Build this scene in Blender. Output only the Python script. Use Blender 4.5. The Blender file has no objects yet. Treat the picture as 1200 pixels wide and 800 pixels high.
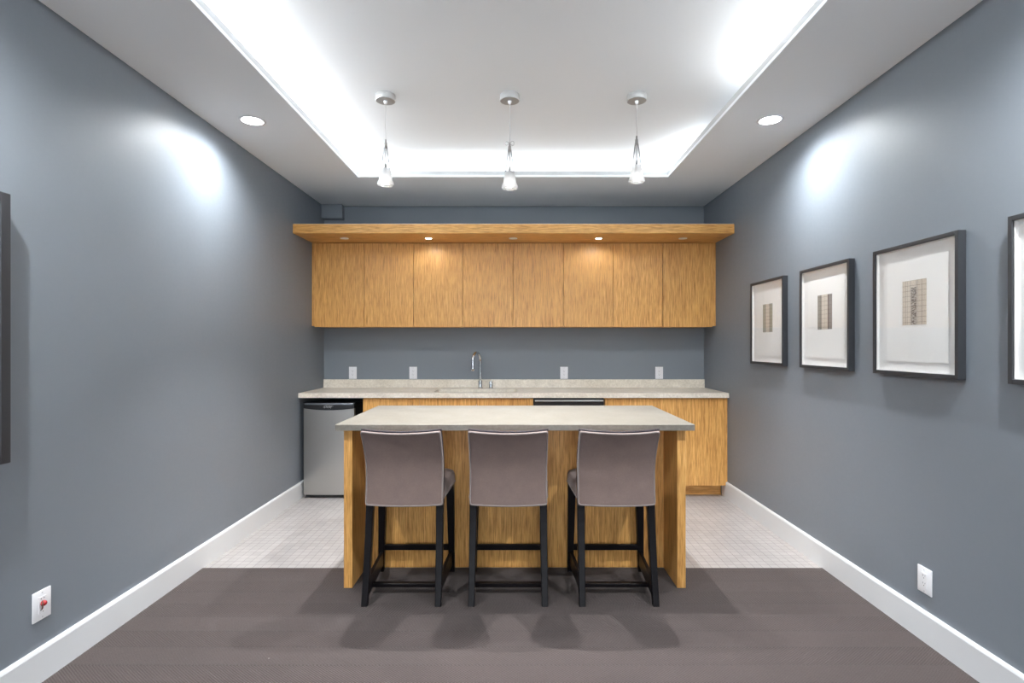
import bpy, bmesh, math, random
from mathutils import Vector, Matrix
random.seed(7)
C = bpy.context.scene.collection
PI = math.pi

# ------------------------------------------------------------------ room measures (metres; camera at x=0,y=0, looks along +Y)
XL, XR = -1.905, 1.860
YB, YF = 5.41, -3.20
HC = 2.721           # soffit height
HT = 2.870           # raised tray height
CAM_Z = 1.3475
Y_TILE = 3.292       # carpet / tile boundary

# ------------------------------------------------------------------ materials
def s2l(c):
    return tuple(((v/255.0)/12.92 if v/255.0 <= .04045 else ((v/255.0+.055)/1.055)**2.4) for v in c)

class NT:
    def __init__(self, name):
        self.m = bpy.data.materials.new(name); self.m.use_nodes = True
        self.t = self.m.node_tree; self.t.nodes.clear()
        self.out = self.t.nodes.new('ShaderNodeOutputMaterial')
    def n(self, typ, **kw):
        nd = self.t.nodes.new(typ)
        for k, v in kw.items():
            if k.startswith('i_'):
                nd.inputs[k[2:].replace('_', ' ')].default_value = v
            else: setattr(nd, k, v)
        return nd
    def l(self, a, b): self.t.links.new(a, b)
    def bsdf(self, col=(.8,.8,.8), rough=.5, metal=0., spec=.5):
        b = self.n('ShaderNodeBsdfPrincipled')
        b.inputs['Base Color'].default_value = (*col, 1)
        b.inputs['Roughness'].default_value = rough
        b.inputs['Metallic'].default_value = metal
        b.inputs['Specular IOR Level'].default_value = spec
        self.l(b.outputs[0], self.out.inputs[0]); self.b = b
        return b
    def coords(self, scale=(1,1,1), kind='Object', rnd=False):
        tc = self.n('ShaderNodeTexCoord'); mp = self.n('ShaderNodeMapping')
        mp.inputs['Scale'].default_value = scale
        self.l(tc.outputs[kind], mp.inputs[0])
        if rnd:
            oi = self.n('ShaderNodeObjectInfo'); mul = self.n('ShaderNodeVectorMath', operation='SCALE')
            cx = self.n('ShaderNodeCombineXYZ')
            for i in range(3): self.l(oi.outputs['Random'], cx.inputs[i])
            self.l(cx.outputs[0], mul.inputs[0]); mul.inputs['Scale'].default_value = 37.0
            self.l(mul.outputs[0], mp.inputs['Location'])
        return mp.outputs[0]
    def noise(self, vec, scale=1., detail=3., rough=.5):
        nz = self.n('ShaderNodeTexNoise'); nz.inputs['Scale'].default_value = scale
        nz.inputs['Detail'].default_value = detail; nz.inputs['Roughness'].default_value = rough
        self.l(vec, nz.inputs['Vector']); return nz.outputs['Fac']
    def ramp(self, fac, stops):
        r = self.n('ShaderNodeValToRGB'); e = r.color_ramp.elements
        while len(e) < len(stops): e.new(.5)
        for i, (p, c) in enumerate(stops):
            e[i].position = p; e[i].color = (*c, 1)
        self.l(fac, r.inputs[0]); return r.outputs[0]
    def mix(self, fac, a, b, mode='MIX'):
        m = self.n('ShaderNodeMix', data_type='RGBA', blend_type=mode)
        for sock, v in ((m.inputs[0], fac), (m.inputs[6], a), (m.inputs[7], b)):
            if hasattr(v, 'is_output') or hasattr(v, 'links'): self.l(v, sock)
            elif isinstance(v, (tuple, list)): sock.default_value = (*v, 1) if len(v) == 3 else v
            else: sock.default_value = v
        return m.outputs[2]
    def math(self, op, a, b=None, c=None):
        m = self.n('ShaderNodeMath', operation=op)
        for i, v in enumerate((a, b, c)):
            if v is None: continue
            if hasattr(v, 'links'): self.l(v, m.inputs[i])
            else: m.inputs[i].default_value = v
        return m.outputs[0]
    def bump(self, h, strength=.2, dist=.002):
        b = self.n('ShaderNodeBump'); b.inputs['Strength'].default_value = strength
        b.inputs['Distance'].default_value = dist
        self.l(h, b.inputs['Height']); self.l(b.outputs[0], self.b.inputs['Normal'])

def simple(name, col, rough=.5, metal=0., spec=.5):
    t = NT(name); t.bsdf(col, rough, metal, spec); return t.m

def emit(name, col, strength):
    t = NT(name); e = t.n('ShaderNodeEmission'); e.inputs[0].default_value = (*col, 1)
    e.inputs[1].default_value = strength; t.l(e.outputs[0], t.out.inputs[0]); return t.m

def m_wall():
    t = NT('satin_blue_grey_paint'); t.bsdf((.2,.22,.25), .42, 0, .5)
    v = t.coords((1,1,1)); n1 = t.noise(v, 1.3, 4); n2 = t.noise(t.coords((60,60,60)), 1, 4, .6)
    c = t.ramp(n1, [(.3, WALL_A), (.7, WALL_B)])
    t.l(c, t.b.inputs['Base Color'])
    t.l(t.ramp(n2, [(.3, (.46,)*3), (.7, (.55,)*3)]), t.b.inputs['Roughness'])
    n3 = t.noise(t.coords((1,1,1)), 220, 3)
    t.bump(n3, .12, .001); return t.m
WALL_A = (.180, .203, .231); WALL_B = (.191, .214, .243)

def m_white(name, v=.74, rough=.6):
    t = NT(name); t.bsdf((v*.965, v*.985, v), rough, 0, .3)
    t.bump(t.noise(t.coords(), 180, 3), .05, .001); return t.m

def m_wood(name, horizontal=False, hue=1.0):
    t = NT(name); t.bsdf((.5,.3,.12), .38, 0, .4)
    sc = (7,120,120) if horizontal else (120,120,6)
    v = t.coords(sc, rnd=True)
    f = t.noise(v, 1, 4, .6)
    sc2 = (3,38,38) if horizontal else (38,38,2.2)
    g = t.noise(t.coords(sc2, rnd=True), 1, 3)
    sc3 = (14,230,230) if horizontal else (230,230,12)
    k = t.noise(t.coords(sc3, rnd=True), 1, 2)
    c = t.ramp(f, [(.28, WOOD[0]), (.44, WOOD[1]), (.58, WOOD[2]), (.78, WOOD[3])])
    c2 = t.ramp(g, [(.3, (.93,.91,.88)), (.7, (1.05,1.04,1.03))])
    c = t.mix(1., c, c2, 'MULTIPLY')
    c3 = t.ramp(k, [(.32, (.70,.63,.54)), (.5, (1,1,1))])
    c = t.mix(.8, c, c3, 'MULTIPLY')
    oi = t.n('ShaderNodeObjectInfo')
    hs = t.n('ShaderNodeHueSaturation'); t.l(c, hs.inputs['Color'])
    hs.inputs['Hue'].default_value = .5
    t.l(t.math('MULTIPLY_ADD', oi.outputs['Random'], .10, .95*hue), hs.inputs['Value'])
    t.l(hs.outputs[0], t.b.inputs['Base Color'])
    t.bump(f, .12, .0006); return t.m
WOOD = [(.36,.155,.038), (.62,.318,.090), (.74,.41,.130), (.87,.53,.205)]

def m_stone(name, k=1.0):
    t = NT(name); t.bsdf((.6,.56,.5), .28, 0, .5)
    n = t.noise(t.coords(), 55, 8, .65); n2 = t.noise(t.coords((1,1,1)), 9, 5, .6)
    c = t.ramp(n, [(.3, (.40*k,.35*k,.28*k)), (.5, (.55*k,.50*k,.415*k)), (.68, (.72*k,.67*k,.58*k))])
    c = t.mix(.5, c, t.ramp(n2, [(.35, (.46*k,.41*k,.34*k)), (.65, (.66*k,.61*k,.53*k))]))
    vo = t.n('ShaderNodeTexVoronoi'); vo.inputs['Scale'].default_value = 300; t.l(t.coords(), vo.inputs['Vector'])
    s = t.ramp(vo.outputs['Distance'], [(.06, (1.35,1.35,1.35)), (.18, (1,1,1))])
    c = t.mix(.6, c, s, 'MULTIPLY')
    t.l(c, t.b.inputs['Base Color']); return t.m

def m_tile():
    t = NT('small_square_floor_tile'); t.bsdf((.6,.56,.54), .35, 0, .4)
    br = t.n('ShaderNodeTexBrick', offset=0.0, squash=1.0)
    br.inputs['Scale'].default_value = 1
    br.inputs['Brick Width'].default_value = .0515; br.inputs['Row Height'].default_value = .0515
    br.inputs['Mortar Size'].default_value = .0013; br.inputs['Mortar Smooth'].default_value = .2
    br.inputs['Bias'].default_value = 0
    br.inputs['Color1'].default_value = (.365,.344,.333,1); br.inputs['Color2'].default_value = (.41,.388,.376,1)
    br.inputs['Mortar'].default_value = (.15,.135,.13,1)
    t.l(t.coords(), br.inputs['Vector'])
    n = t.noise(t.coords(), 5, 4)
    c = t.mix(.5, br.outputs['Color'], t.ramp(n, [(.3, (.86,.84,.84)), (.7, (1.08,1.07,1.06))]), 'MULTIPLY')
    t.l(c, t.b.inputs['Base Color'])
    t.bump(t.math('SUBTRACT', 1.0, br.outputs['Fac']), .5, .001); return t.m

def m_carpet():
    t = NT('brown_grey_herringbone_carpet'); t.bsdf((.12,.1,.1), .95, 0, .15)
    tc = t.n('ShaderNodeTexCoord'); sp = t.n('ShaderNodeSeparateXYZ'); t.l(tc.outputs['Object'], sp.inputs[0])
    x, y = sp.outputs[0], sp.outputs[1]
    B = .135
    yb = t.math('DIVIDE', y, B)
    fl = t.math('FLOOR', yb); fr = t.math('SUBTRACT', yb, fl)
    par = t.math('MODULO', t.math('ABSOLUTE', fl), 2.0)
    sgn = t.math('MULTIPLY_ADD', par, -2.0, 1.0)
    wob = t.math('MULTIPLY', t.noise(t.coords((1,1,1)), 40, 2), .006)
    u = t.math('MULTIPLY_ADD', t.math('MULTIPLY', y, sgn), 1.3, x)
    ph = t.math('MULTIPLY', t.math('ADD', u, wob), 2*PI/.0145)
    st = t.math('MULTIPLY_ADD', t.math('SINE', ph), .5, .5)
    ed = t.math('ABSOLUTE', t.math('SUBTRACT', fr, .5))            # .5 at the seams
    seam = t.math('GREATER_THAN', ed, .455)
    seam2 = t.math('MULTIPLY', seam, t.math('GREATER_THAN', t.math('SINE', t.math('MULTIPLY', x, 2*PI/.02)), -.3))
    nz = t.noise(t.coords(), 420, 3, .7); nb = t.noise(t.coords((1,1,1)), 3.0, 4)
    base = t.ramp(st, [(.15, CARP[0]), (.6, CARP[1])])
    c = t.mix(.85, base, t.ramp(nz, [(.3, (.62,.62,.62)), (.7, (1.38,1.38,1.38))]), 'MULTIPLY')
    c = t.mix(1., c, t.ramp(nb, [(.3, (.93,.93,.93)), (.7, (1.06,1.05,1.05))]), 'MULTIPLY')
    c = t.mix(t.math('MULTIPLY', seam2, .62), c, (.045,.036,.033))
    vo = t.n('ShaderNodeTexVoronoi'); vo.inputs['Scale'].default_value = 3.2; t.l(tc.outputs['Object'], vo.inputs['Vector'])
    c = t.mix(t.math('MULTIPLY', t.math('LESS_THAN', vo.outputs['Distance'], .008), .7), c, (.5,.48,.45))
    t.l(c, t.b.inputs['Base Color'])
    t.b.inputs['Sheen Weight'].default_value = .15; t.b.inputs['Sheen Roughness'].default_value = .5
    t.bump(t.math('MULTIPLY_ADD', nz, .6, st), .55, .002); return t.m
CARP = [(.047,.035,.032), (.069,.053,.0495)]

def m_fabric(name, a, b):
    t = NT(name); t.bsdf(a, .9, 0, .2)
    n = t.noise(t.coords(), 420, 3, .7); n2 = t.noise(t.coords(), 14, 4)
    c = t.ramp(n, [(.3, a), (.7, b)])
    c = t.mix(1., c, t.ramp(n2, [(.3, (.93,.93,.94)), (.7, (1.06,1.05,1.04))]), 'MULTIPLY')
    t.l(c, t.b.inputs['Base Color'])
    t.b.inputs['Sheen Weight'].default_value = .35; t.b.inputs['Sheen Roughness'].default_value = .45
    t.b.inputs['Sheen Tint'].default_value = (.8,.72,.7,1)
    t.bump(n, .35, .001); return t.m

def m_steel(name='brushed_stainless_steel'):
    t = NT(name); t.bsdf((.50,.485,.46), .3, 1.)
    n = t.noise(t.coords((6,6,500)), 1, 3)
    t.l(t.ramp(n, [(.3, (.30,)*3), (.7, (.42,)*3)]), t.b.inputs['Roughness'])
    t.bump(n, .05, .0005); return t.m

def m_glass(name, tint=.97, frost=0., spec_rough=.02):
    t = NT(name)
    tr = t.n('ShaderNodeBsdfTransparent'); tr.inputs[0].default_value = (tint,tint,tint,1)
    edge = tint < .9
    gl = t.n('ShaderNodeBsdfGlossy'); gl.inputs['Roughness'].default_value = spec_rough
    lw = t.n('ShaderNodeLayerWeight'); fz = t.math('MULTIPLY_ADD', t.math('POWER', lw.outputs['Facing'], 5.0), .5, .035)
    mx = t.n('ShaderNodeMixShader'); t.l(fz, mx.inputs[0])
    if edge: t.l(t.ramp(lw.outputs['Facing'], [(.25, (.90,.90,.90)), (.85, (.30,.30,.31))]), tr.inputs[0])
    t.l(tr.outputs[0], mx.inputs[1]); t.l(gl.outputs[0], mx.inputs[2])
    last = mx.outputs[0]
    if frost:
        tl = t.n('ShaderNodeBsdfTranslucent'); tl.inputs[0].default_value = (.9,.9,.9,1)
        df = t.n('ShaderNodeBsdfDiffuse'); df.inputs[0].default_value = (.85,.85,.85,1)
        m1 = t.n('ShaderNodeMixShader'); m1.inputs[0].default_value = .4
        t.l(tl.outputs[0], m1.inputs[1]); t.l(df.outputs[0], m1.inputs[2])
        m2 = t.n('ShaderNodeMixShader'); m2.inputs[0].default_value = frost
        t.l(last, m2.inputs[1]); t.l(m1.outputs[0], m2.inputs[2]); last = m2.outputs[0]
    t.l(last, t.out.inputs[0]); return t.m

def m_print(name, cols, rows, bands, lines, dark_col=None):
    """little block print: vertical bands of colour crossed by thin rules. Object coords: y across, z up, print is .15 x .207 centred at 0."""
    t = NT(name); t.bsdf((.7,.65,.58), .85, 0, .1)
    tc = t.n('ShaderNodeTexCoord'); sp = t.n('ShaderNodeSeparateXYZ'); t.l(tc.outputs['Object'], sp.inputs[0])
    u = t.math('MULTIPLY_ADD', sp.outputs[1], -1/.15, .5)      # 0 = left as seen from the room (far side)
    v = t.math('MULTIPLY_ADD', sp.outputs[2], 1/.207, .5)
    rp = t.n('ShaderNodeValToRGB'); rp.color_ramp.interpolation = 'CONSTANT'
    e = rp.color_ramp.elements
    while len(e) < len(bands): e.new(.5)
    for i, (p, c) in enumerate(bands): e[i].position = p; e[i].color = (*c, 1)
    t.l(u, rp.inputs[0]); c = rp.outputs[0]
    n = t.noise(t.coords(), 160, 4, .7)
    c = t.mix(.7, c, t.ramp(n, [(.3, (.86,.85,.84)), (.7, (1.08,1.08,1.08))]), 'MULTIPLY')
    fr = t.math('FRACT', t.math('MULTIPLY', v, rows))
    ln = t.math('LESS_THAN', t.math('ABSOLUTE', t.math('SUBTRACT', fr, .5)), .045)
    c = t.mix(t.math('MULTIPLY', ln, .5), c, (.16,.13,.11))
    for p, w, a in lines:
        l_ = t.math('LESS_THAN', t.math('ABSOLUTE', t.math('SUBTRACT', u, p)), w)
        c = t.mix(t.math('MULTIPLY', l_, a), c, (.12,.10,.10))
    if dark_col:
        a, b, top = dark_col
        inn = t.math('MULTIPLY', t.math('GREATER_THAN', u, a), t.math('LESS_THAN', u, b))
        inn = t.math('MULTIPLY', inn, t.math('LESS_THAN', v, top))
        wv = t.noise(t.coords((1, 60, 190)), 1, 2, .5)
        pat = t.ramp(wv, [(.44, (.20,.18,.165)), (.58, (.5,.46,.41))])
        c = t.mix(inn, c, pat)
    t.l(c, t.b.inputs['Base Color']); return t.m

M = dict(
    wall=m_wall(), ceil=m_white('white_ceiling_paint', .90, .7), trim=m_white('white_gloss_trim', .66, .3),
    wood=m_wood('rift_oak_vertical_grain'), woodh=m_wood('rift_oak_horizontal_grain', True),
    stone=m_stone('speckled_beige_quartz', 1.32), stone_island=m_stone('beige_quartz_pendant_dimmed', .355), tile=m_tile(), carpet=m_carpet(),  # island stone colour darkened to offset the strong pendant light
    fabric=m_fabric('taupe_microfibre', (.142,.101,.088), (.220,.162,.143)),
    piping=m_fabric('taupe_piping', (.20,.165,.155), (.28,.24,.225)),
    espresso=simple('black_lacquered_wood', (.004,.003,.004), .35, 0, .2),
    rim=simple('dark_glossy_rail', (.05,.045,.055), .22, 0, .8),
    black=simple('black_plastic', (.012,.012,.014), .35), blackrough=simple('black_gasket', (.008,.008,.009), .7),
    frame=simple('black_stained_frame_wood', (.028,.030,.034), .42),
    steel=m_steel(), chrome=simple('polished_chrome', (.62,.63,.65), .10, 1.),
    nickel=simple('satin_nickel', (.40,.40,.395), .45, .35), nickel_dark=simple('brushed_nickel_cap', (.40,.39,.38), .45, .8),
    plastic=simple('white_plastic', (.80,.80,.82), .35), slot=simple('dark_slot', (.05,.05,.05), .6),
    greyplastic=simple('pale_grey_plastic', (.55,.55,.56), .4),
    red=simple('red_connector', (.38,.015,.02), .4), brown=simple('brown_insulation', (.12,.05,.03), .6),
    mat=simple('white_backing_board', (.84,.83,.81), .8), paper=simple('white_rag_paper', (.88,.875,.85), .9),
    glass=m_glass('picture_glass', 1.0), clear=m_glass('clear_lamp_glass', .80, 0, .05),
    frost=m_glass('frosted_lamp_glass', .92, .6, .2),
    cable=simple('clear_cable', (.55,.55,.55), .4), dark=simple('black_screen', (.008,.010,.013), .12),
    lamp=emit('downlight_glow', (.97,.985,1), 17), bulb=emit('halogen_glow', (1,.98,.95), 2.6),
    puck=emit('puck_glow', (1,.96,.90), 22), puckoff=simple('unlit_puck_lens', (.92,.88,.80), .4),
    led=emit('led_strip_glow', (.95,.98,1), 29.0),
    led_low=emit('dimmer_led_strip_glow', (.95,.98,1), 10.0),
    gasket=simple('dark_gap', (.01,.01,.01), .9),
)

# ------------------------------------------------------------------ mesh helpers
def new_bm(): return bmesh.new()

def box(bm, x0, x1, y0, y1, z0, z1, bev=0., seg=2):
    t = bmesh.new()
    bmesh.ops.create_cube(t, size=1)
    for v in t.verts:
        v.co = Vector(((x0+x1)/2 + v.co.x*(x1-x0), (y0+y1)/2 + v.co.y*(y1-y0), (z0+z1)/2 + v.co.z*(z1-z0)))
    if bev:
        bmesh.ops.bevel(t, geom=t.edges[:], offset=bev, segments=seg, affect='EDGES', profile=.5)
    merge(bm, t); return bm

def merge(bm, t, fn=None):
    if fn:
        for v in t.verts: v.co = fn(v.co)
    me = bpy.data.meshes.new('tmp'); t.to_mesh(me); t.free()
    bm.from_mesh(me); bpy.data.meshes.remove(me)

def slices(bm, axis, vals):
    n = Vector((0,0,0)); n[axis] = 1
    for v in vals:
        p = Vector((0,0,0)); p[axis] = v
        bmesh.ops.bisect_plane(bm, geom=bm.verts[:]+bm.edges[:]+bm.faces[:], plane_co=p, plane_no=n)

def lathe(bm, prof, c=(0,0,0), seg=32, axis='Z', cap=True):
    rings = []
    for r, z in prof:
        ring = []
        for i in range(seg):
            a = 2*PI*i/seg
            if axis == 'Z': p = (c[0]+r*math.cos(a), c[1]+r*math.sin(a), c[2]+z)
            elif axis == 'Y': p = (c[0]+r*math.cos(a), c[1]+z, c[2]+r*math.sin(a))
            else: p = (c[0]+z, c[1]+r*math.cos(a), c[2]+r*math.sin(a))
            ring.append(bm.verts.new(p))
        rings.append(ring)
    for a, b in zip(rings, rings[1:]):
        for i in range(seg):
            j = (i+1) % seg
            bm.faces.new((a[i], a[j], b[j], b[i]))
    if cap:
        bm.faces.new(rings[0]); bm.faces.new(rings[-1])
    bmesh.ops.recalc_face_normals(bm, faces=bm.faces[:])
    return bm

def tube(bm, pts, r, seg=8, closed=False, radii=None):
    pts = [Vector(p) for p in pts]; n = len(pts); rings = []
    up = Vector((0,0,1)); prev = None
    for i, p in enumerate(pts):
        if closed: t = (pts[(i+1) % n] - pts[i-1]).normalized()
        else: t = (pts[min(i+1, n-1)] - pts[max(i-1, 0)]).normalized()
        if prev is None:
            a = up if abs(t.z) < .9 else Vector((1,0,0))
            nrm = (a - t*a.dot(t)).normalized()
        else:
            nrm = (prev - t*prev.dot(t)).normalized()
        prev = nrm; b = t.cross(nrm); rr = radii[i] if radii else r
        rings.append([bm.verts.new(p + (nrm*math.cos(2*PI*k/seg) + b*math.sin(2*PI*k/seg))*rr) for k in range(seg)])
    for i in range(n if closed else n-1):
        a, c = rings[i], rings[(i+1) % n]
        if closed and i == n-1:   # align the last ring with the first
            off = min(range(seg), key=lambda o: (c[o].co - a[0].co).length)
            c = c[off:] + c[:off]
        for k in range(seg):
            j = (k+1) % seg
            bm.faces.new((a[k], a[j], c[j], c[k]))
    if not closed:
        bm.faces.new(rings[0]); bm.faces.new(rings[-1])
    bmesh.ops.recalc_face_normals(bm, faces=bm.faces[:])
    return bm

def loft(bm, sections):
    """sections: lists of points (same count), closed loops"""
    rings = [[bm.verts.new(p) for p in s] for s in sections]
    n = len(rings[0])
    for a, b in zip(rings, rings[1:]):
        for i in range(n):
            bm.faces.new((a[i], a[(i+1) % n], b[(i+1) % n], b[i]))
    bm.faces.new(rings[0]); bm.faces.new(rings[-1])
    bmesh.ops.recalc_face_normals(bm, faces=bm.faces[:])
    return bm

def obj(name, bm, mat, parent=None, smooth=False, origin=None):
    me = bpy.data.meshes.new(name)
    if origin is not None:
        for v in bm.verts: v.co -= Vector(origin)
    bm.normal_update(); bm.to_mesh(me); bm.free()
    me.materials.append(mat)
    if smooth:
        for p in me.polygons: p.use_smooth = True
        if smooth != 'all':
            try: me.set_sharp_from_angle(angle=math.radians(40))
            except Exception: pass
    o = bpy.data.objects.new(name, me); C.objects.link(o)
    if origin is not None: o.location = origin
    if parent: o.parent = parent
    return o

def tag(o, label=None, cat=None, group=None, kind=None):
    if label: o['label'] = label
    if cat: o['category'] = cat
    if group: o['group'] = group
    if kind: o['kind'] = kind
    return o

def thing(name, label, cat, loc=(0,0,0), group=None):
    o = bpy.data.objects.new(name, None); C.objects.link(o)
    o.location = loc; o.empty_display_size = .1
    return tag(o, label, cat, group)

def part(name, bm, mat, root, smooth=False, at=None, label=None):
    """geometry given in world coordinates, stored relative to the thing (root) it belongs to"""
    base = world_loc(root)
    for v in bm.verts: v.co -= base
    o = obj(name, bm, mat, None, smooth)
    if at is not None:                      # own origin
        d = Vector(at) - base
        for v in o.data.vertices: v.co -= d
        o.location = d
    o.parent = root
    if label: o['label'] = label
    return o

def world_loc(o):
    v = Vector(o.location); p = o.parent
    while p: v += Vector(p.location); p = p.parent
    return v

def B(x0, x1, y0, y1, z0, z1, bev=0., seg=2): return box(new_bm(), x0, x1, y0, y1, z0, z1, bev, seg)
def struct(name, bm, mat, smooth=False): return tag(obj(name, bm, mat, None, smooth), kind='structure')

def dup(root, loc, label=None):
    def cp(o, par):
        c = o.copy(); C.objects.link(c); c.parent = par
        for ch in o.children: cp(ch, c)
        return c
    r = cp(root, None); r.location = loc
    if label: r['label'] = label
    return r

# ------------------------------------------------------------------ the room
T = .12
struct('floor', B(XL-T, XR+T, Y_TILE, YB+T, -.10, 0), M['tile'])
struct('floor_carpet', B(XL-T, XR+T, YF-T, Y_TILE, -.10, .004), M['carpet'])
struct('wall_left', B(XL-T, XL, YF-T, YB+T, 0, HT+.1), M['wall'])
struct('wall_right', B(XR, XR+T, YF-T, YB+T, 0, HT+.1), M['wall'])
struct('wall_back', B(XL, XR, YB, YB+T, 0, HT+.1), M['wall'])
WX0, WX1, WZ0, WZ1 = -1.45, 1.40, .75, 2.40        # made-up window behind the viewer, added for fill light
bm = new_bm()
box(bm, XL, WX0, YF-T, YF, 0, HT+.1); box(bm, WX1, XR, YF-T, YF, 0, HT+.1)
box(bm, WX0, WX1, YF-T, YF, 0, WZ0); box(bm, WX0, WX1, YF-T, YF, WZ1, HT+.1)
struct('wall_front', bm, M['ceil'])
bm = new_bm()
for a, b in ((WX0, WX0+.05), (-.05, .0), (WX1-.05, WX1)): box(bm, a, b, YF-.09, YF-.03, WZ0, WZ1)
box(bm, WX0, WX1, YF-.09, YF-.03, WZ0, WZ0+.05); box(bm, WX0, WX1, YF-.09, YF-.03, WZ1-.05, WZ1)
wn = struct('fill_window_1', bm, M['trim'])
gp = obj('fill_window_pane', B(WX0+.05, WX1-.05, YF-.062, YF-.058, WZ0+.05, WZ1-.05), M['clear'], wn)
pl = bpy.data.lights.new('fill_window_portal', 'AREA'); pl.shape = 'RECTANGLE'; pl.size = WX1-WX0; pl.size_y = WZ1-WZ0
pl.cycles.is_portal = True
po = bpy.data.objects.new('fill_window_portal', pl); C.objects.link(po); po.location = ((WX0+WX1)/2, YF-.02, (WZ0+WZ1)/2); po.rotation_euler = (PI/2, 0, 0)

# ceiling: dropped soffit ring, lip, cove recess and raised tray in one shell
TX0, TX1, TY0, TY1 = -1.297, 1.242, .20, 4.470     # tray opening
REC = .20                                          # cove recess behind the lip
bm = new_bm()
LT = .022                                          # lip thickness
LH = .052
box(bm, XL, TX0-REC, YF, YB, HC, HT)
box(bm, TX1+REC, XR, YF, YB, HC, HT)
box(bm, TX0-REC, TX1+REC, TY1+REC, YB, HC, HT)
box(bm, TX0-REC, TX1+REC, YF, TY0-REC, HC, HT)
box(bm, TX0-REC, TX0, TY0-REC, TY1+REC, HC, HC+.018)     # ledges
box(bm, TX1, TX1+REC, TY0-REC, TY1+REC, HC, HC+.018)
box(bm, TX0, TX1, TY1, TY1+REC, HC, HC+.018)
box(bm, TX0, TX1, TY0-REC, TY0, HC, HC+.018)
box(bm, XL, XR, YF, YB, HT, HT+.06)                      # tray lid
struct('ceiling', bm, M['ceil'])
bm = new_bm()
box(bm, TX0-LT, TX0, TY0-LT, TY1+LT, HC+.018, HC+LH)
box(bm, TX1, TX1+LT, TY0-LT, TY1+LT, HC+.018, HC+LH)
box(bm, TX0, TX1, TY1, TY1+LT, HC+.018, HC+LH)
box(bm, TX0, TX1, TY0-LT, TY0, HC+.018, HC+LH)
struct('trim_1', bm, m_white('ceiling_paint_darkened', .58, .6))  # same white as the ceiling, darkened so the lip reads against the cove glow

# painted boxed-in corner below the ceiling, back left
struct('trim_2', B(XL, -1.700, 5.33, YB, 2.583, HC, .004), M['wall'])

def baseboard(name, x0, x1, inner, y0, y1):
    bm = new_bm(); h = .142
    xi = x1 if inner > 0 else x0; xw = x0 if inner > 0 else x1
    s = 1 if inner > 0 else -1
    prof = [(xw, 0), (xi, 0), (xi, h-.012), (xi-s*.004, h-.003), (xi-s*.008, h), (xw, h)]
    loft(bm, [[(p[0], y, p[1]) for p in prof] for y in (y0, y1)])
    return struct(name, bm, M['trim'])
baseboard('baseboard_left', XL, XL+.016, 1, YF, YB)
baseboard('baseboard_right', XR-.016, XR, -1, YF, 4.905)
struct('baseboard_front', B(XL+.016, XR-.016, YF, YF+.016, 0, .142, .003), M['trim'])

# hidden LED strips on the cove ledge
cz = HC+.018
cove = thing('cove_light', 'white LED strip light hidden behind the lip of the ceiling tray', 'light', (0, 2.3, cz))
def led(x0, x1, y0, y1, z0=cz, z1=cz+.012, m='led'):
    return part('led_strip', B(x0, x1, y0, y1, z0, z1), M[m], cove)
Q0, Q1 = cz+.020, cz+.058
led(TX0-.160, TX0-.152, TY0, TY1, Q0, Q1)
led(TX1+.152, TX1+.160, TY0, 2.95, Q0, Q1)
led(TX1+.152, TX1+.160, 4.05, TY1, Q0, Q1)
led(TX0-.02, TX1+.02, TY1+.152, TY1+.160, Q0, Q1, 'led_low')
led(TX0, TX1, TY0-.160, TY0-.152, Q0, Q1)

# ------------------------------------------------------------------ lamps
def spot(name, loc, power, angle, blend, radius, parent=None, color=(.95,.975,1), tilt=(0,0,0)):
    L = bpy.data.lights.new(name, 'SPOT'); L.energy = power; L.spot_size = math.radians(angle)
    L.spot_blend = blend; L.shadow_soft_size = radius; L.color = color
    o = bpy.data.objects.new(name, L); C.objects.link(o)
    o.rotation_euler = tilt
    if parent: o.parent = parent; o.location = Vector(loc) - world_loc(parent)
    else: o.location = loc
    return o

P_DOWN, P_PEND, P_PUCK = 48, 88, 2.2

def downlight(x, y, label, power=P_DOWN):
    t = thing('recessed_downlight', label, 'ceiling light', (x, y, HC), 'recessed ceiling downlights')
    bm = new_bm()
    lathe(bm, [(.060, -.001), (.074, -.0005), (.078, -.003), (.074, -.006), (.062, -.006), (.060, -.001)], (x, y, HC), 40, cap=False)
    part('trim_ring', bm, M['plastic'], t, True)
    part('lens', lathe(new_bm(), [(.0005, -.003), (.061, -.003), (.061, -.0045), (.0005, -.0045)], (x, y, HC), 40), M['lamp'], t)
    spot('lamp', (x, y, HC-.012), power, 162, .95, .03, t)
    return t
downlight(-1.614, 3.34, 'round glowing downlight in the soffit near the blue grey left wall', 66)
downlight(1.548, 3.33, 'round glowing downlight in the soffit near the wall of framed prints', 62)
downlight(-1.614, 1.39, 'recessed downlight over the left wall, above the photo frame', 130)
downlight(1.548, 1.39, 'recessed downlight over the picture wall, above the photo frame', 130)
downlight(-1.614, -.60, 'rearmost recessed downlight beside the left wall, behind the viewer', P_DOWN)
downlight(1.548, -.60, 'rearmost recessed downlight beside the picture wall, behind the viewer', P_DOWN)

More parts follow.
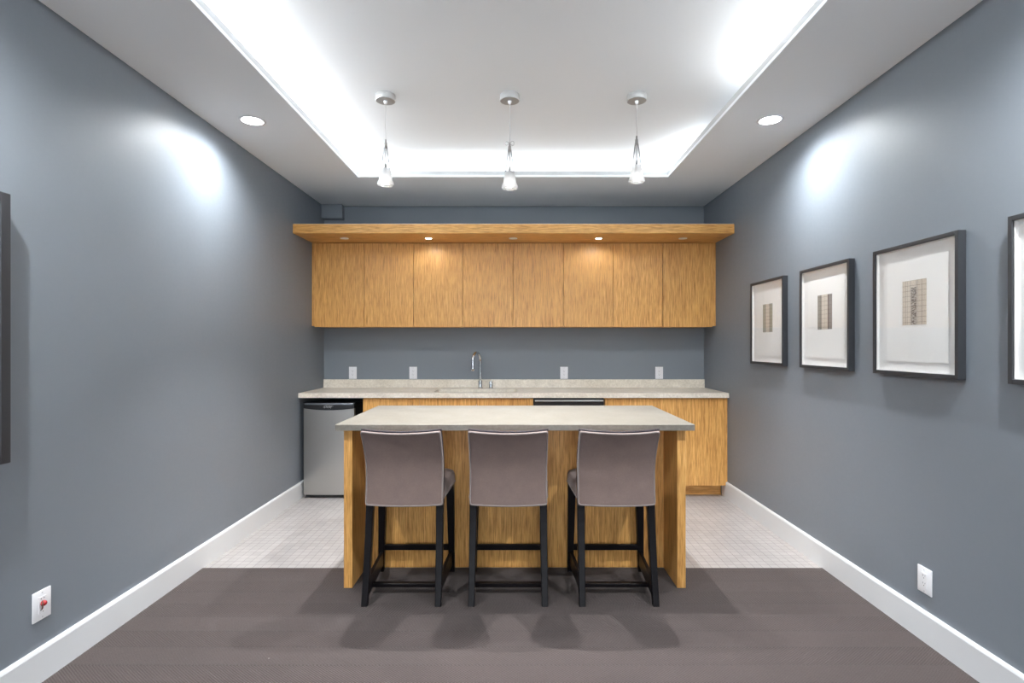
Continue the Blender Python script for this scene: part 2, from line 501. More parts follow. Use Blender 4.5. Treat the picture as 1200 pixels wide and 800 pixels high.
def pendant(x, y, dz, label, loop=False):
    t = thing('pendant_light', label, 'pendant light', (x, y, HT), 'glass cone pendant lights above the island')
    zt = 2.600+dz; zb = 2.320+dz
    bm = new_bm()
    lathe(bm, [(.001, 0), (.058, 0), (.0595, -.003), (.0595, -.034), (.057, -.037), (.001, -.037)], (x, y, HT), 48)
    cn = part('canopy', bm, M['nickel'], t, True)
    part('cord_grip', lathe(new_bm(), [(.001, -.037), (.011, -.037), (.010, -.047), (.006, -.055), (.001, -.055)], (x, y, HT), 20), M['plastic'], t, True)
    pts = [(x+.0015*math.sin(k*.9), y, HT-.05-(HT-.05-zt)*k/10) for k in range(11)]
    part('cord', tube(new_bm(), pts, .0016, 8), M['cable'], t, True)
    part('socket_cap', lathe(new_bm(), [(.001, zt), (.005, zt), (.006, zt-.018), (.009, zt-.022), (.011, zt-.050), (.012, zt-.053), (.001, zt-.053)], (x, y, 0), 24), M['nickel_dark'], t, True)
    if loop:
        pts = []
        for k in range(25):
            a = 2*PI*k/24
            pts.append((x + .026*math.sin(a), y - .004*math.cos(a), zt - .004 + .012*math.sin(2*a)))
        part('cord_loop', tube(new_bm(), pts, .0022, 8, closed=True), M['greyplastic'], t, True)
    # stem inside the glass, bulb holder
    part('stem', lathe(new_bm(), [(.001, zt-.05), (.0028, zt-.05), (.0028, zt-.150), (.008, zt-.152), (.008, zt-.185), (.013, zt-.190), (.013, zt-.205), (.001, zt-.205)], (x, y, 0), 20), M['nickel_dark'], t, True)
    # clear outer cone (thin shell)
    def cone(r0, z0, r1, z1, th):
        return [(r0, z0), (r1, z1), (r1-th, z1), (r0-th, z0), (r0, z0)]
    r = lambda z: .011 + (.045-.011)*(zt-.045-z)/(zt-.045-zb)
    part('glass_cone', lathe(new_bm(), cone(r(zt-.045), zt-.045, r(zb+.10), zb+.10, .0022), (x, y, 0), 40, cap=False), M['clear'], t, True)
    part('frosted_shade', lathe(new_bm(), cone(r(zb+.10), zb+.10, r(zb+.022), zb+.022, .004), (x, y, 0), 40, cap=False), M['frost'], t, True)
    part('glass_rim', lathe(new_bm(), [(r(zb)+.002, zb+.022), (r(zb)+.004, zb+.012), (r(zb)+.002, zb), (r(zb)-.016, zb-.002), (r(zb)-.018, zb+.010), (r(zb)-.005, zb+.024), (r(zb)+.002, zb+.022)], (x, y, 0), 40, cap=False), M['frost'], t, True)
    part('bulb', lathe(new_bm(), [(.001, zb+.045), (.012, zb+.045), (.019, zb+.020), (.022, zb+.010), (.001, zb+.008)], (x, y, 0), 28), M['bulb'], t, True)
    spot('lamp', (x, y, zb+.002), P_PEND, 100, .8, .005, t)
    return t
pendant(-.797, 3.33, 0, 'glass cone pendant light above the left end of the island')
pendant(-.040, 3.33, -.020, 'middle glass cone pendant, hanging lowest, with a small loop in its cord', True)
pendant(.734, 3.33, .020, 'glass cone pendant light above the right end of the island, hanging highest')

# ------------------------------------------------------------------ deep oak shelf with puck lights
SY, SZ0, SZ1 = 4.654, 2.2985, 2.378
shelf = B(XL+.001, XR-.001, SY, YB-.001, SZ0, SZ1, .0015, 1)
ls = thing('light_shelf', 'deep oak shelf running wall to wall above the upper cabinets, small lights in its underside', 'shelf', (0, SY, SZ0))
part('board', shelf, M['woodh'], ls)
part('bounce_panel', B(XL+.004, XR-.004, SY+.004, YB-.002, SZ1, SZ1+.003), simple('white_bounce_panel', (.74,.72,.70), .5), ls)  # added unseen white sheet, bounces neutral light onto the back soffit
for i, px in enumerate((403.5, 502, 601.3, 701.5, 800.2)):
    x = (px-605)/131.4; y = 4.87
    lit = i in (1, 3)
    lab = ['unlit puck light at the left end under the oak shelf, by the left wall',
           'lit puck light under the oak shelf, in the left half',
           'unlit puck light under the middle of the oak shelf',
           'lit puck light under the oak shelf, in the right half',
           'unlit puck light at the right end under the oak shelf'][i]
    t = thing('puck_light', lab, 'light', (x, y, SZ0), 'puck lights under the oak shelf')
    part('bezel', lathe(new_bm(), [(.026, 0), (.036, 0), (.038, -.002), (.036, -.0045), (.027, -.0045), (.026, 0)], (x, y, SZ0), 32, cap=False), M['nickel'] if lit else M['plastic'], t, True)
    part('lens', lathe(new_bm(), [(.001, -.001), (.027, -.001), (.027, -.003), (.001, -.003)], (x, y, SZ0), 28), M['puck'] if lit else M['puckoff'], t)
    if lit: spot('lamp', (x, y, SZ0-.008), P_PUCK, 168, .5, .02, t)

# ------------------------------------------------------------------ upper cabinets
UY, UZ0, UZ1 = 5.08, 1.514, 2.2985
seams = [(p-605)/126.0 for p in (368.2, 426.8, 484.7, 542.5, 601.3, 660.2, 718.5, 776.6, 835.2)]
uplab = ['oak upper cabinet at the left end, beside the left wall', 'second oak upper cabinet from the left wall, above the outlets and faucet',
         'third oak upper cabinet from the left, right of the faucet', 'oak upper cabinet at the right end, beside the picture wall']
for i in range(4):
    a, b = seams[2*i], seams[2*i+2]
    t = thing('upper_cabinet', uplab[i], 'cabinet', ((a+b)/2, YB, UZ0), 'oak upper cabinets')
    part('body', B(a+.0005, b-.0005, UY+.021, YB-.001, UZ0+.003, UZ1-.0008), M['wood'], t)
    for k in range(2):
        x0, x1 = seams[2*i+k], seams[2*i+k+1]
        part('door', B(x0+.0022, x1-.0022, UY, UY+.019, UZ0, UZ1-.006, .0008, 1), M['wood'], t, at=((x0+x1)/2, UY, UZ0))
    if i == 0: part('filler_strip', B(XL+.001, a, UY+.010, UY+.028, UZ0+.010, UZ1-.001), M['wood'], t)
    if i == 3: part('filler_strip', B(b, XR-.001, UY+.010, UY+.028, UZ0+.010, UZ1-.001), M['wood'], t)

# ------------------------------------------------------------------ outlets
def outlet(x, y, z, label, face='back', w=.076, h=.120):
    t = thing('wall_outlet', label, 'outlet', (x, y, z), 'white duplex outlets above the counter' if face == 'back' else None)
    def tr(bm):
        if face == 'back': return bm
        ang = -PI/2 if face == 'right' else PI/2
        m = Matrix.Translation((x, y, z)) @ Matrix.Rotation(ang, 4, 'Z') @ Matrix.Translation((-x, -y, -z))
        for v in bm.verts: v.co = m @ v.co
        return bm
    part('plate', tr(B(x-w/2, x+w/2, y-.006, y-.0005, z-h/2, z+h/2, .002, 2)), M['plastic'], t, True)
    part('receptacle', tr(B(x-.017, x+.017, y-.0075, y-.004, z-.034, z+.034, .0012, 1)), M['plastic'], t)
    if face != 'left':
        bm = new_bm()
        for s in (-1, 1):
            zc = z + s*.017
            box(bm, x-.0075, x-.0055, y-.0079, y-.007, zc+.001, zc+.008)
            box(bm, x+.0055, x+.0075, y-.0079, y-.007, zc+.002, zc+.008)
            lathe(bm, [(.0024, -.0079), (.0024, -.007)], (x, y, zc-.006), 10, 'Y')
        part('slots', tr(bm), M['slot'], t)
    for s in (-1, 1):
        part('screw', tr(lathe(new_bm(), [(.003, -.0072), (.003, -.0055)], (x, y, z+s*.048), 12, 'Y')), M['greyplastic'], t)
    if face == 'left':
        bm = new_bm()
        bmesh.ops.create_icosphere(bm, subdivisions=2, radius=.0115, matrix=Matrix.Translation((x, y-.012, z+.006)))
        part('red_connector', tr(bm), M['red'], t, True)
        part('loose_wire', tr(tube(new_bm(), [(x-.002, y-.010, z+.016), (x-.012, y-.018, z+.008), (x-.012, y-.018, z-.006), (x-.006, y-.010, z-.016)], .0028, 6)), M['brown'], t, True)
        for dx, dz in ((-.007, .026), (.007, .026), (-.008, -.020), (.002, -.027)):
            part('terminal_hole', tr(lathe(new_bm(), [(.0022, -.0079), (.0022, -.007)], (x+dx, y, z+dz), 10, 'Y')), M['slot'], t)
    return t
for px, lab in ((413.6, 'white duplex outlet above the counter nearest the left wall'),
                (484.3, 'white duplex outlet above the counter, just left of the faucet'),
                (661.0, 'white duplex outlet above the counter, first one right of the faucet'),
                (772.4, 'white duplex outlet above the counter nearest the picture wall')):
    outlet((px-605)/118.3, YB, 1.071, lab)
outlet(XR, 2.482, .278, 'white duplex outlet low on the right wall above the baseboard', 'right', .085, .118)
outlet(XL, 2.188, .308, 'white wall plate with a red connector low on the left wall', 'left', .084, .118)

# ------------------------------------------------------------------ counter, sink, faucet
CY, CZ0, CZ1 = 4.769, .885, .9265
def slab_with_hole(x0, x1, y0, y1, z0, z1, hole=None, rad=.03):
    bm = new_bm()
    def loop(pts):
        vs = [bm.verts.new((p[0], p[1], z1)) for p in pts]
        return [bm.edges.new((vs[i], vs[(i+1) % len(vs)])) for i in range(len(vs))]
    e = loop([(x0, y0), (x1, y0), (x1, y1), (x0, y1)])
    if hole: e += loop(rrect(*hole, rad))
    r = bmesh.ops.triangle_fill(bm, edges=e, use_beauty=True)
    faces = [f for f in r['geom'] if isinstance(f, bmesh.types.BMFace)]
    ex = bmesh.ops.extrude_face_region(bm, geom=faces)
    for v in ex['geom']:
        if isinstance(v, bmesh.types.BMVert): v.co.z = z0
    bmesh.ops.recalc_face_normals(bm, faces=bm.faces[:])
    return bm
def rrect(x0, x1, y0, y1, r, n=6):
    pts = []
    for cx, cy, a0 in ((x1-r, y1-r, 0), (x0+r, y1-r, PI/2), (x0+r, y0+r, PI), (x1-r, y0+r, 1.5*PI)):
        for k in range(n+1):
            a = a0 + PI/2*k/n
            pts.append((cx+r*math.cos(a), cy+r*math.sin(a)))
    return pts
HX0, HX1, HY0, HY1 = -.742, .012, 4.862, 5.215
ct = thing('countertop', 'speckled beige stone countertop along the back wall, with a sink cut into it', 'countertop', (0, CY, CZ0))
part('slab', slab_with_hole(XL+.001, XR-.001, CY, YB-.001, CZ0, CZ1, (HX0, HX1, HY0, HY1), .05), M['stone'], ct)
part('backsplash', B(XL+.001, XR-.001, YB-.021, YB-.001, CZ1, 1.007, .0015, 1), M['stone'], ct)

sk = thing('sink', 'stainless steel undermount sink sunk in the back counter', 'sink', ((HX0+HX1)/2, 5.04, CZ0-.2))
def ringz(inset, z, r=.05): return [(p[0], p[1], z) for p in rrect(HX0+inset, HX1-inset, HY0+inset, HY1-inset, max(r, .01))]
bm = new_bm()
secs = [ringz(-.015, CZ0-.001, .06), ringz(.002, CZ0-.001), ringz(.006, CZ0-.02), ringz(.012, CZ0-.16), ringz(.05, CZ0-.19, .03), ringz(.14, CZ0-.195, .02)]
rings = [[bm.verts.new(p) for p in s] for s in secs]
for a, b in zip(rings, rings[1:]):
    for i in range(len(a)): bm.faces.new((a[i], a[(i+1) % len(a)], b[(i+1) % len(a)], b[i]))
bm.faces.new(rings[-1])
bmesh.ops.recalc_face_normals(bm, faces=bm.faces[:])
ob = part('bowl', bm, simple('satin_sink_steel', (.92,.92,.90), .42, 1.), sk, True)
md = ob.modifiers.new('s', 'SOLIDIFY'); md.thickness = .0015; md.offset = -1
part('drain', lathe(new_bm(), [(.001, .004), (.030, .004), (.042, .002), (.044, 0), (.001, 0)], ((HX0+HX1)/2, 5.04, CZ0-.194), 28), M['chrome'], sk, True)

fx, fy = -.349, 5.30
fc = thing('faucet', 'tall chrome gooseneck faucet behind the sink', 'faucet', (fx, fy, CZ1))
part('base', lathe(new_bm(), [(.001, 0), (.025, 0), (.025, .006), (.019, .010), (.019, .070), (.015, .078), (.001, .078)], (fx, fy, CZ1), 28), M['chrome'], fc, True)
dirv = Vector((-.075, -.20, 0)).normalized()
R = .085; top = .262
pts = [Vector((fx, fy, CZ1+.07)), Vector((fx, fy, CZ1+.16)), Vector((fx, fy, CZ1+top))]
for k in range(1, 15):
    a = PI*k/14*1.0
    pts.append(Vector((fx, fy, CZ1+top)) + dirv*(R - R*math.cos(a)) + Vector((0, 0, R*math.sin(a))))
end = pts[-1]; pts.append(end + Vector((0, 0, -.05)))
part('spout', tube(new_bm(), pts, .0135, 16), M['chrome'], fc, True)
e2 = pts[-1]
part('spray_head', lathe(new_bm(), [(.001, .012), (.014, .012), (.016, 0), (.018, -.030), (.016, -.036), (.001, -.036)], tuple(e2), 24), M['chrome'], fc, True)
hx = fx+.102
hb = part('handle_body', lathe(new_bm(), [(.001, 0), (.023, 0), (.023, .006), (.017, .010), (.017, .060), (.012, .068), (.001, .068)], (hx, fy, CZ1), 24), M['chrome'], fc, True)
part('lever', tube(new_bm(), [(hx, fy, CZ1+.060), (hx+.004, fy-.03, CZ1+.074), (hx+.006, fy-.055, CZ1+.080)], .005, 10), M['chrome'], hb, True)

# ------------------------------------------------------------------ base cabinets
BY = 4.800; BZ = .110; BT = CZ0-.001
FX = -1.349
def base_cab(x0, x1, doors, label, side_left=False, filler=None):
    t = thing('base_cabinet', label, 'cabinet', ((x0+x1)/2, YB, 0), 'oak base cabinets')
    bm = new_bm(); a_, b_ = x0+.0005, x1-.0005
    box(bm, a_, a_+.018, BY+.021, YB-.001, BZ, BT); box(bm, b_-.018, b_, BY+.021, YB-.001, BZ, BT)
    box(bm, a_+.018, b_-.018, BY+.021, YB-.001, BZ, BZ+.018); box(bm, a_+.018, b_-.018, YB-.012, YB-.001, BZ+.018, BT)
    box(bm, a_+.018, b_-.018, BY+.021, BY+.039, BT-.06, BT)
    part('body', bm, M['wood'], t)
    part('toe_kick', B(x0+.001, x1-.001, 4.916, 4.934, .001, BZ), M['woodh'], t)
    for a, b in doors:
        part('door', B(a+.0020, b-.0020, BY, BY+.019, BZ+.001, BT-.010, .0008, 1), M['wood'], t, at=((a+b)/2, BY, BZ))
    if filler: part('filler_strip', B(filler[0], filler[1], BY+.010, BY+.028, BZ+.02, BT), M['wood'], t)
    return t
base_cab(FX, -.850, [(FX, -.850)], 'narrow oak base cabinet next to the mini fridge')
base_cab(-.850, .150, [(-.850, -.349), (-.349, .150)], 'double oak base cabinet under the sink and faucet')
base_cab(.778, 1.842, [(.778, 1.842)], 'wide oak base cabinet at the right end, beside the picture wall', filler=(1.842, XR-.001))

dw = thing('dishwasher', 'built-in dishwasher with a steel handle bar, mostly hidden behind the island', 'dishwasher', (.464, YB, 0))
part('body', B(.156, .772, BY+.03, YB-.02, .10, BT-.004), M['black'], dw)
part('door', B(.160, .768, BY+.004, BY+.03, .115, BT-.022, .003), M['black'], dw)
part('control_panel', B(.160, .768, BY-.004, BY+.004, .80, BT-.030, .002), M['black'], dw)
bm = new_bm(); tube(bm, [(.164, BY-.018, BT-.026), (.764, BY-.018, BT-.026)], .0075, 12)
part('handle', bm, M['nickel'], dw, True)
part('toe_panel', B(.160, .768, 4.90, 4.92, .001, .10), M['black'], dw)

# ------------------------------------------------------------------ mini fridge
fg = thing('mini_fridge', 'stainless steel mini fridge with a black top band under the left end of the counter', 'fridge', (-1.646, 5.05, 0))
gx0, gx1, gy = -1.867, -1.424, 4.797
part('cabinet', B(gx0+.004, gx1-.004, gy+.055, 5.30, .018, .822, .006), M['black'], fg)
# door: stainless sheet, slightly bowed, with a curved upper edge
bm = new_bm(); N = 16
sec = []
for i in range(N+1):
    u = i/N; x = gx0 + (gx1-gx0)*u; q = 1-(2*u-1)**2
    y = gy - .008*q; zt = .790 - .016*q
    sec.append([(x, y, .033), (x, y, zt), (x, gy+.045, zt), (x, gy+.045, .033)])
loft(bm, sec); bmesh.ops.bevel(bm, geom=[e for e in bm.edges if e.is_boundary], offset=.002, segments=1, affect='EDGES') if False else None
dr = part('door', bm, M['steel'], fg, True)
sec = []
for i in range(N+1):
    u = i/N; x = gx0 + (gx1-gx0)*u; q = 1-(2*u-1)**2
    y = gy - .008*q - .001; zt = .790 - .016*q
    sec.append([(x, y, zt+.0005), (x, y, .826), (x, y+.010, .836), (x, gy+.055, .838), (x, gy+.055, zt+.0005)])
cap = part('handle_band', loft(new_bm(), sec), M['black'], fg, True)
sec = []
for i in range(N+1):
    u = i/N; x = gx0+.012 + (gx1-gx0-.024)*u; q = 1-(2*u-1)**2
    y = gy - .008*q - .003
    sec.append([(x, y, .822), (x, y, .829), (x, y+.006, .8365), (x, y+.012, .8365)])
part('highlight_trim', loft(new_bm(), sec), simple('grey_metallic_trim', (.16,.17,.19), .3, .6), fg, True, label='grey metallic trim line along the top of the band')
for x in (gx0+.03, gx1-.03):
    part('foot', lathe(new_bm(), [(.014, 0), (.014, .018)], (x, gy+.09, 0), 14), M['black'], fg)
    part('foot', lathe(new_bm(), [(.014, 0), (.014, .018)], (x, 5.24, 0), 14), M['black'], fg)
part('base_grille', B(gx0+.01, gx1-.01, gy+.02, gy+.06, .008, .033), M['black'], fg)
fc_ = bpy.data.curves.new('logo', 'FONT'); fc_.body = 'Danby'; fc_.size = .024; fc_.align_x = 'CENTER'; fc_.extrude = .0006; fc_.shear = .25
tmp = bpy.data.objects.new('tmp', fc_); C.objects.link(tmp)
bpy.context.view_layer.update()
me = bpy.data.meshes.new_from_object(tmp.evaluated_get(bpy.context.evaluated_depsgraph_get()))
bpy.data.objects.remove(tmp)
bm = new_bm(); bm.from_mesh(me); bpy.data.meshes.remove(me)
mx = Matrix.Translation((-1.651, gy-.0102, .797)) @ Matrix.Rotation(PI/2, 4, 'X')
for v in bm.verts: v.co = mx @ v.co
part('logo_lettering', bm, M['greyplastic'], cap)
pts = []
for k in range(13):
    a = PI*(.15+1.1*k/12); pts.append((-1.646+.045*math.cos(a), gy-.0098, .803+.013*math.sin(a)))
part('logo_swoosh', tube(new_bm(), pts, .0011, 6), M['greyplastic'], cap, True)
pts = [(-1.872, 5.20, .40), (-1.874, 5.05, .26), (-1.877, 4.90, .17), (-1.880, 4.86, .10), (-1.879, 4.87, .05), (-1.874, 4.93, .02), (-1.872, 5.05, .008)]
part('power_cord', tube(new_bm(), pts, .0035, 8), M['black'], fg, True)

# ------------------------------------------------------------------ island
IX0, IX1 = -.9536, .937
IY0, IY1 = 3.020, 3.880
SXa, SXb, SYa, SYb, SZa, SZb = -.984, .970, 2.963, 3.900, .882, .915
KY = 3.300
isl = thing('kitchen_island', 'oak kitchen island body with thick end panels behind the three stools', 'kitchen island', (0, 3.45, .004))
part('end_panel', B(IX0, IX0+.047, IY0, IY1, .004, SZa-.001, .001, 1), M['wood'], isl)
part('end_panel', B(IX1-.047, IX1, IY0, IY1, .004, SZa-.001, .001, 1), M['wood'], isl)
part('knee_panel', B(IX0+.047, IX1-.047, KY, KY+.02, .004, SZa-.001), M['wood'], isl)
part('carcass', B(IX0+.048, IX1-.048, KY+.021, IY1-.022, .10, SZa-.001), M['wood'], isl)
part('toe_kick', B(IX0+.048, IX1-.048, IY1-.09, IY1-.072, .001, .10), M['woodh'], isl)
w = (IX1-IX0-.096)/4
for k in range(4):
    a = IX0+.048+k*w
    part('door', B(a+.0015, a+w-.0015, IY1-.021, IY1-.002, .102, SZa-.004, .0008, 1), M['wood'], isl, at=(a+w/2, IY1, .1))
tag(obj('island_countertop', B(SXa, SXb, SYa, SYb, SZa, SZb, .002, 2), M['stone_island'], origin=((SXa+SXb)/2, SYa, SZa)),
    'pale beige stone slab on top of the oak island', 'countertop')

# ------------------------------------------------------------------ bar stools  (local: x=0 centre, y = distance from camera)
HW = .2075
def yprof(z):                         # centre line of the outer (camera side) back surface
    t_ = (z-.50)/.417
    k = PROF
    for (a, ya), (b, yb) in zip(k, k[1:]):
        if t_ <= b:
            f = (t_-a)/(b-a); return ya + (yb-ya)*f
    return k[-1][1]
def _crom(P, n=10):
    out = []
    for i in range(1, len(P)-2):
        p0, p1, p2, p3 = P[i-1:i+3]
        for k in range(n):
            t = k/n
            out.append(tuple(.5*((2*p1[c]) + (-p0[c]+p2[c])*t + (2*p0[c]-5*p1[c]+4*p2[c]-p3[c])*t*t + (-p0[c]+3*p1[c]-3*p2[c]+p3[c])*t**3) for c in (0, 1)))
    return out + [P[-2]]
PROF = _crom([(-.45, 2.82), (-.2, 2.838), (0, 2.850), (.25, 2.866), (.5, 2.862), (.75, 2.818), (1.0, 2.748), (1.2, 2.68), (1.4, 2.60)])
def back_pt(x, dy, z):
    u = x/HW
    zz = z - (.009*(1-u*u))*max(0, (z-.70)/.21)
    return Vector((x, yprof(z) + .030*u*u + dy, zz))
def back_slab(x0, x1, dy0, dy1, z0, z1, bev, seg=3):
    t = bmesh.new(); box(t, x0, x1, dy0, dy1, z0, z1, bev, seg)
    slices(t, 0, [x0+(x1-x0)*k/14 for k in range(1, 14)])
    slices(t, 2, [z0+(z1-z0)*k/22 for k in range(1, 22)])
    for v in t.verts: v.co = back_pt(v.co.x, v.co.y, v.co.z)
    return t

def leg_bm(x_t, y_t, x_b, y_b, zt, wt, wb, zb=.004, bow=0.):
    bm = new_bm(); secs = []
    for k in range(9):
        f = k/8; z = zt + (zb-zt)*f
        x = x_t+(x_b-x_t)*f; y = y_t + (y_b-y_t)*(f**1.5); w = (wt+(wb-wt)*f)/2; c = .003
        secs.append([(x-w+c, y-w, z), (x+w-c, y-w, z), (x+w, y-w+c, z), (x+w, y+w-c, z), (x+w-c, y+w, z), (x-w+c, y+w, z), (x-w, y+w-c, z), (x-w, y-w+c, z)])
    return loft(bm, secs)

def make_stool(cx, label):
    t = thing('bar_stool', label, 'bar stool', (0, 3.0, .004), 'taupe bar stools at the island')
    P = lambda n, bm, m, smooth=False, parent=t: part(n, bm, M[m], parent, smooth)
    # backrest
    fr = P('back_frame', back_slab(-HW, HW, .022, .050, .498, .917, .006), 'rim', True)
    pad = P('backrest', back_slab(-HW+.002, HW-.002, 0, .024, .500, .909, .009), 'fabric', True)
    P('backrest_front', back_slab(-HW+.004, HW-.004, .048, .066, .56, .909, .008), 'fabric', True)
    pts = []
    x0, x1, z0, z1, r = -HW+.006, HW-.006, .506, .904, .012
    for (cx_, cz_, a0) in ((x1-r, z1-r, 0), (x0+r, z1-r, PI/2), (x0+r, z0+r, PI), (x1-r, z0+r, 1.5*PI)):
        for k in range(5):
            a = a0+PI/2*k/4; pts.append((cx_+r*math.cos(a), cz_+r*math.sin(a)))
        nx = {0: (x0+r, z1), PI/2: (x0, z0+r), PI: (x1-r, z0), 1.5*PI: (x1, z1-r)}[a0]
        px_, pz_ = pts[-1]
        for k in range(1, 12): pts.append((px_+(nx[0]-px_)*k/12, pz_+(nx[1]-pz_)*k/12))
    P('piping', tube(new_bm(), [back_pt(a, -.0005, b) for a, b in pts], .0042, 8, closed=True), 'piping', True, pad)
    # seat
    sb = bmesh.new(); box(sb, -1, 1, 2.905, 3.272, .528, .612, .0)
    slices(sb, 0, [-1+2*k/12 for k in range(1, 12)]); slices(sb, 1, [2.905+.367*k/12 for k in range(1, 12)])
    slices(sb, 2, [.55, .575, .595])
    for v in sb.verts:
        f = (v.co.y-2.905)/.367; hw = .207+(.226-.207)*f
        u = v.co.x; w_ = 2*f-1
        h = (v.co.z-.528)/.084
        crown = (1-u**4)*(1-w_**6)
        z = v.co.z + .012*crown*h
        k = 1 - .05*(h**4)*(u*u)
        yy = v.co.y - (.010*h**4 if w_ > .99 else 0)
        v.co = Vector((u*hw*k, yy, z - (.012*abs(u)**10*h)))
    st = P('seat', sb, 'fabric', 'all')
    pr = []
    for k in range(17):
        f = k/16; pr.append((.2075+(.0195)*f, 2.91+.363*f, .534))
    pr += [( .222 - .444*k/12, 3.275, .534) for k in range(1, 12)]
    pr += [(-(.2075+.0195*(1-k/16)), 3.273-.363*k/16, .534) for k in range(17)]
    P('seat_piping', tube(new_bm(), pr, .003, 8), 'piping', True, st)
    # legs
    for s in (-1, 1):
        P('leg', leg_bm(s*(HW-.022), 2.915, s*(HW-.018), 2.818, .545, .040, .033), 'espresso')
        P('leg', leg_bm(s*(.226-.026), 3.245, s*(.226-.016), 3.252, .530, .046, .032), 'espresso')
    # rails
    P('footrest', B(-.196, .196, 3.236, 3.258, .131, .163, .002, 1), 'espresso')
    for s in (-1, 1):
        bm = new_bm()
        secs = []
        for y, x in ((2.835, s*(HW-.024)), (3.236, s*(.2045))):
            secs.append([(x-.009, y, .044), (x+.009, y, .044), (x+.009, y, .124), (x-.009, y, .124)])
        P('side_stretcher', loft(bm, secs), 'espresso')
    P('cross_stretcher', B(-.184, .184, 2.936, 2.968, .044, .064, .002, 1), 'espresso')
    t.location = (cx, 3.0, .004)
    return t
s0 = make_stool(-.592, 'taupe upholstered bar stool with black legs at the left end of the island')
dup(s0, (-.042, 3.0, .004), 'taupe upholstered bar stool with black legs in the middle, between two others')
dup(s0, (.530, 3.0, .004), 'taupe upholstered bar stool with black legs at the right end of the island')

# ------------------------------------------------------------------ framed prints on the right wall
GREY, BEI, SAND = (.40,.40,.34), (.66,.60,.52), (.61,.55,.47)
pr_mats = [
    m_print('small_print_green_grey_bands', None, 8, [(0, GREY), (.28, BEI), (.72, GREY)], [(.30, .02, .5), (.72, .03, .6)]),
    m_print('small_print_grey_bands_dark_line', None, 8, [(0, (.34,.32,.29)), (.28, BEI), (.74, (.31,.29,.28))], [(.24, .03, .4), (.75, .035, .8), (.5, .008, .35)]),
    m_print('small_print_beige_grid_dark_column', None, 8.5, [(0, SAND), (.15, BEI), (.62, SAND)], [(.15, .008, .5), (.22, .008, .4), (.66, .008, .4), (.82, .010, .6), (.35, .008, .6), (.60, .01, .7)], (.37, .59, .84)),
    m_print('small_print_plain_grid', None, 8, [(0, BEI), (.4, SAND)], [(.4, .01, .5)]),
]
plabs = ['black framed print farthest from the viewer, smallest looking, greenish bands beside the cabinets',
         'black framed print second from the cabinets, with grey side bands',
         'black framed print third from the cabinets, beige grid with a dark centre column',
         'black framed print cut off by the right edge of the photo']
nears = [3.738, 2.998, 2.256, 1.500]; fars = [4.262, 3.522, 2.797, 2.029]
Z0, Z1 = 1.203, 1.823; XFp = 1.825
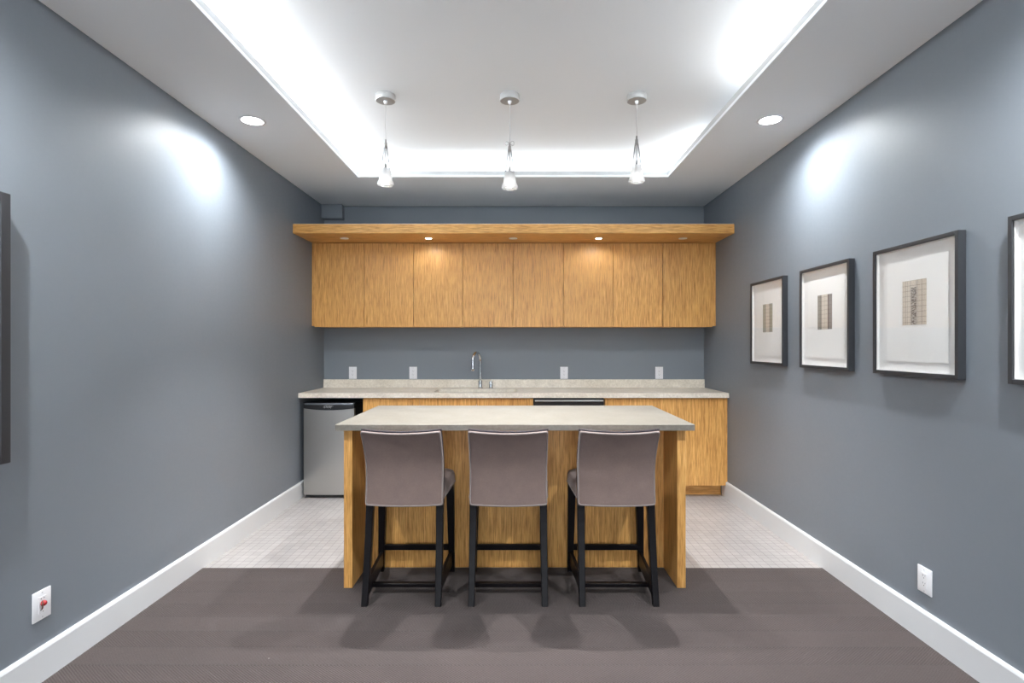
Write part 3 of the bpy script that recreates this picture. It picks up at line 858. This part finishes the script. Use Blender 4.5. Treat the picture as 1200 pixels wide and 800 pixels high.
for i in range(4):
    a, b = nears[i], fars[i]; yc = (a+b)/2
    t = thing('framed_print', plabs[i], 'picture', (XR, yc, Z0), 'black framed prints on the right wall')
    fw = .0185; xw = XR-.001
    bm = new_bm()
    box(bm, XFp, xw, a, a+fw, Z0, Z1, .001, 1); box(bm, XFp, xw, b-fw, b, Z0, Z1, .001, 1)
    box(bm, XFp, xw, a+fw, b-fw, Z0, Z0+fw, .001, 1); box(bm, XFp, xw, a+fw, b-fw, Z1-fw, Z1, .001, 1)
    part('frame', bm, M['frame'], t)
    part('backing', B(XR-.0145, XR-.003, a+fw, b-fw, Z0+fw, Z1-fw), M['mat'], t)
    bm = new_bm(); q = .003
    box(bm, XFp+.008, XR-.0145, a+fw, a+fw+q, Z0+fw, Z1-fw); box(bm, XFp+.008, XR-.0145, b-fw-q, b-fw, Z0+fw, Z1-fw)
    box(bm, XFp+.008, XR-.0145, a+fw, b-fw, Z0+fw, Z0+fw+q); box(bm, XFp+.008, XR-.0145, a+fw, b-fw, Z1-fw-q, Z1-fw)
    part('spacer', bm, M['mat'], t)
    # floated sheet with a deckled lower edge
    rnd = random.Random(i+3); pc = yc-.006; hwp = .193; zb, ztp = 1.268, 1.748
    per = []; NN = 40
    for k in range(NN+1): per.append((pc-hwp+2*hwp*k/NN, zb + rnd.uniform(-.0022, .0022)))
    for k in range(1, NN+1): per.append((pc+hwp+rnd.uniform(-.0012, .0012), zb+(ztp-zb)*k/NN))
    for k in range(1, NN+1): per.append((pc+hwp-2*hwp*k/NN, ztp+rnd.uniform(-.0012, .0012)))
    for k in range(1, NN): per.append((pc-hwp+rnd.uniform(-.0012, .0012), ztp-(ztp-zb)*k/NN))
    bm = new_bm(); loft(bm, [[(x, p[0], p[1]) for p in per] for x in (XR-.0168, XR-.0180)])
    sh = part('paper_sheet', bm, M['paper'], t)
    part('mount', B(XR-.0168, XR-.0145, pc-hwp+.03, pc+hwp-.03, zb+.03, ztp-.03), M['mat'], t)
    zc = 1.544; yp = yc+.001
    part('printed_image', B(XR-.0190, XR-.0181, yp-.076, yp+.076, zc-.1035, zc+.1035), pr_mats[i], sh, at=(XR-.0185, yp, zc))
    part('glass_pane', B(XFp+.005, XFp+.007, a+fw, b-fw, Z0+fw, Z1-fw), M['glass'], t)

# ------------------------------------------------------------------ screen on the left wall
tv = thing('television', 'black framed flat screen on the left wall, cut off by the photo edge', 'television', (XL, 1.15, .92))
ya, yb_, za, zb_ = .30, 2.000, .917, 1.899; xf = XL+.055; fw = .040
bm = new_bm()
box(bm, XL+.012, xf, ya, ya+fw, za, zb_, .002, 1); box(bm, XL+.012, xf, yb_-fw, yb_, za, zb_, .002, 1)
box(bm, XL+.012, xf, ya+fw, yb_-fw, za, za+fw, .002, 1); box(bm, XL+.012, xf, ya+fw, yb_-fw, zb_-fw, zb_, .002, 1)
part('bezel', bm, M['frame'], tv)
part('screen', B(XL+.02, xf-.008, ya+fw, yb_-fw, za+fw, zb_-fw), M['dark'], tv)
part('wall_mount', B(XL+.0005, XL+.02, .9, 1.4, 1.2, 1.6), M['black'], tv)

# ------------------------------------------------------------------ camera, world, colour
cam = bpy.data.cameras.new('camera'); co = bpy.data.objects.new('camera', cam); C.objects.link(co)
co.location = (0, 0, CAM_Z); co.rotation_euler = (PI/2, 0, 0)
cam.sensor_width = 36; cam.lens = 36*640/1200
cam.shift_x = -5/1200; cam.shift_y = 4/1200
cam.clip_start = .05
bpy.context.scene.camera = co
w = bpy.data.worlds.new('world'); bpy.context.scene.world = w; w.use_nodes = True
w.node_tree.nodes['Background'].inputs[0].default_value = (.86,.93,1,1); w.node_tree.nodes['Background'].inputs[1].default_value = 6
sc = bpy.context.scene
sc.view_settings.view_transform = 'Standard'; sc.view_settings.look = 'None'
sc.view_settings.gamma = 1; sc.view_settings.use_curve_mapping = False
sc.view_settings.exposure = 0.97
sc.cycles.use_light_tree = False
sc.cycles.max_bounces = 10; sc.cycles.diffuse_bounces = 6; sc.cycles.transparent_max_bounces = 12
sc.cycles.sample_clamp_indirect = 8; sc.cycles.use_denoising = True
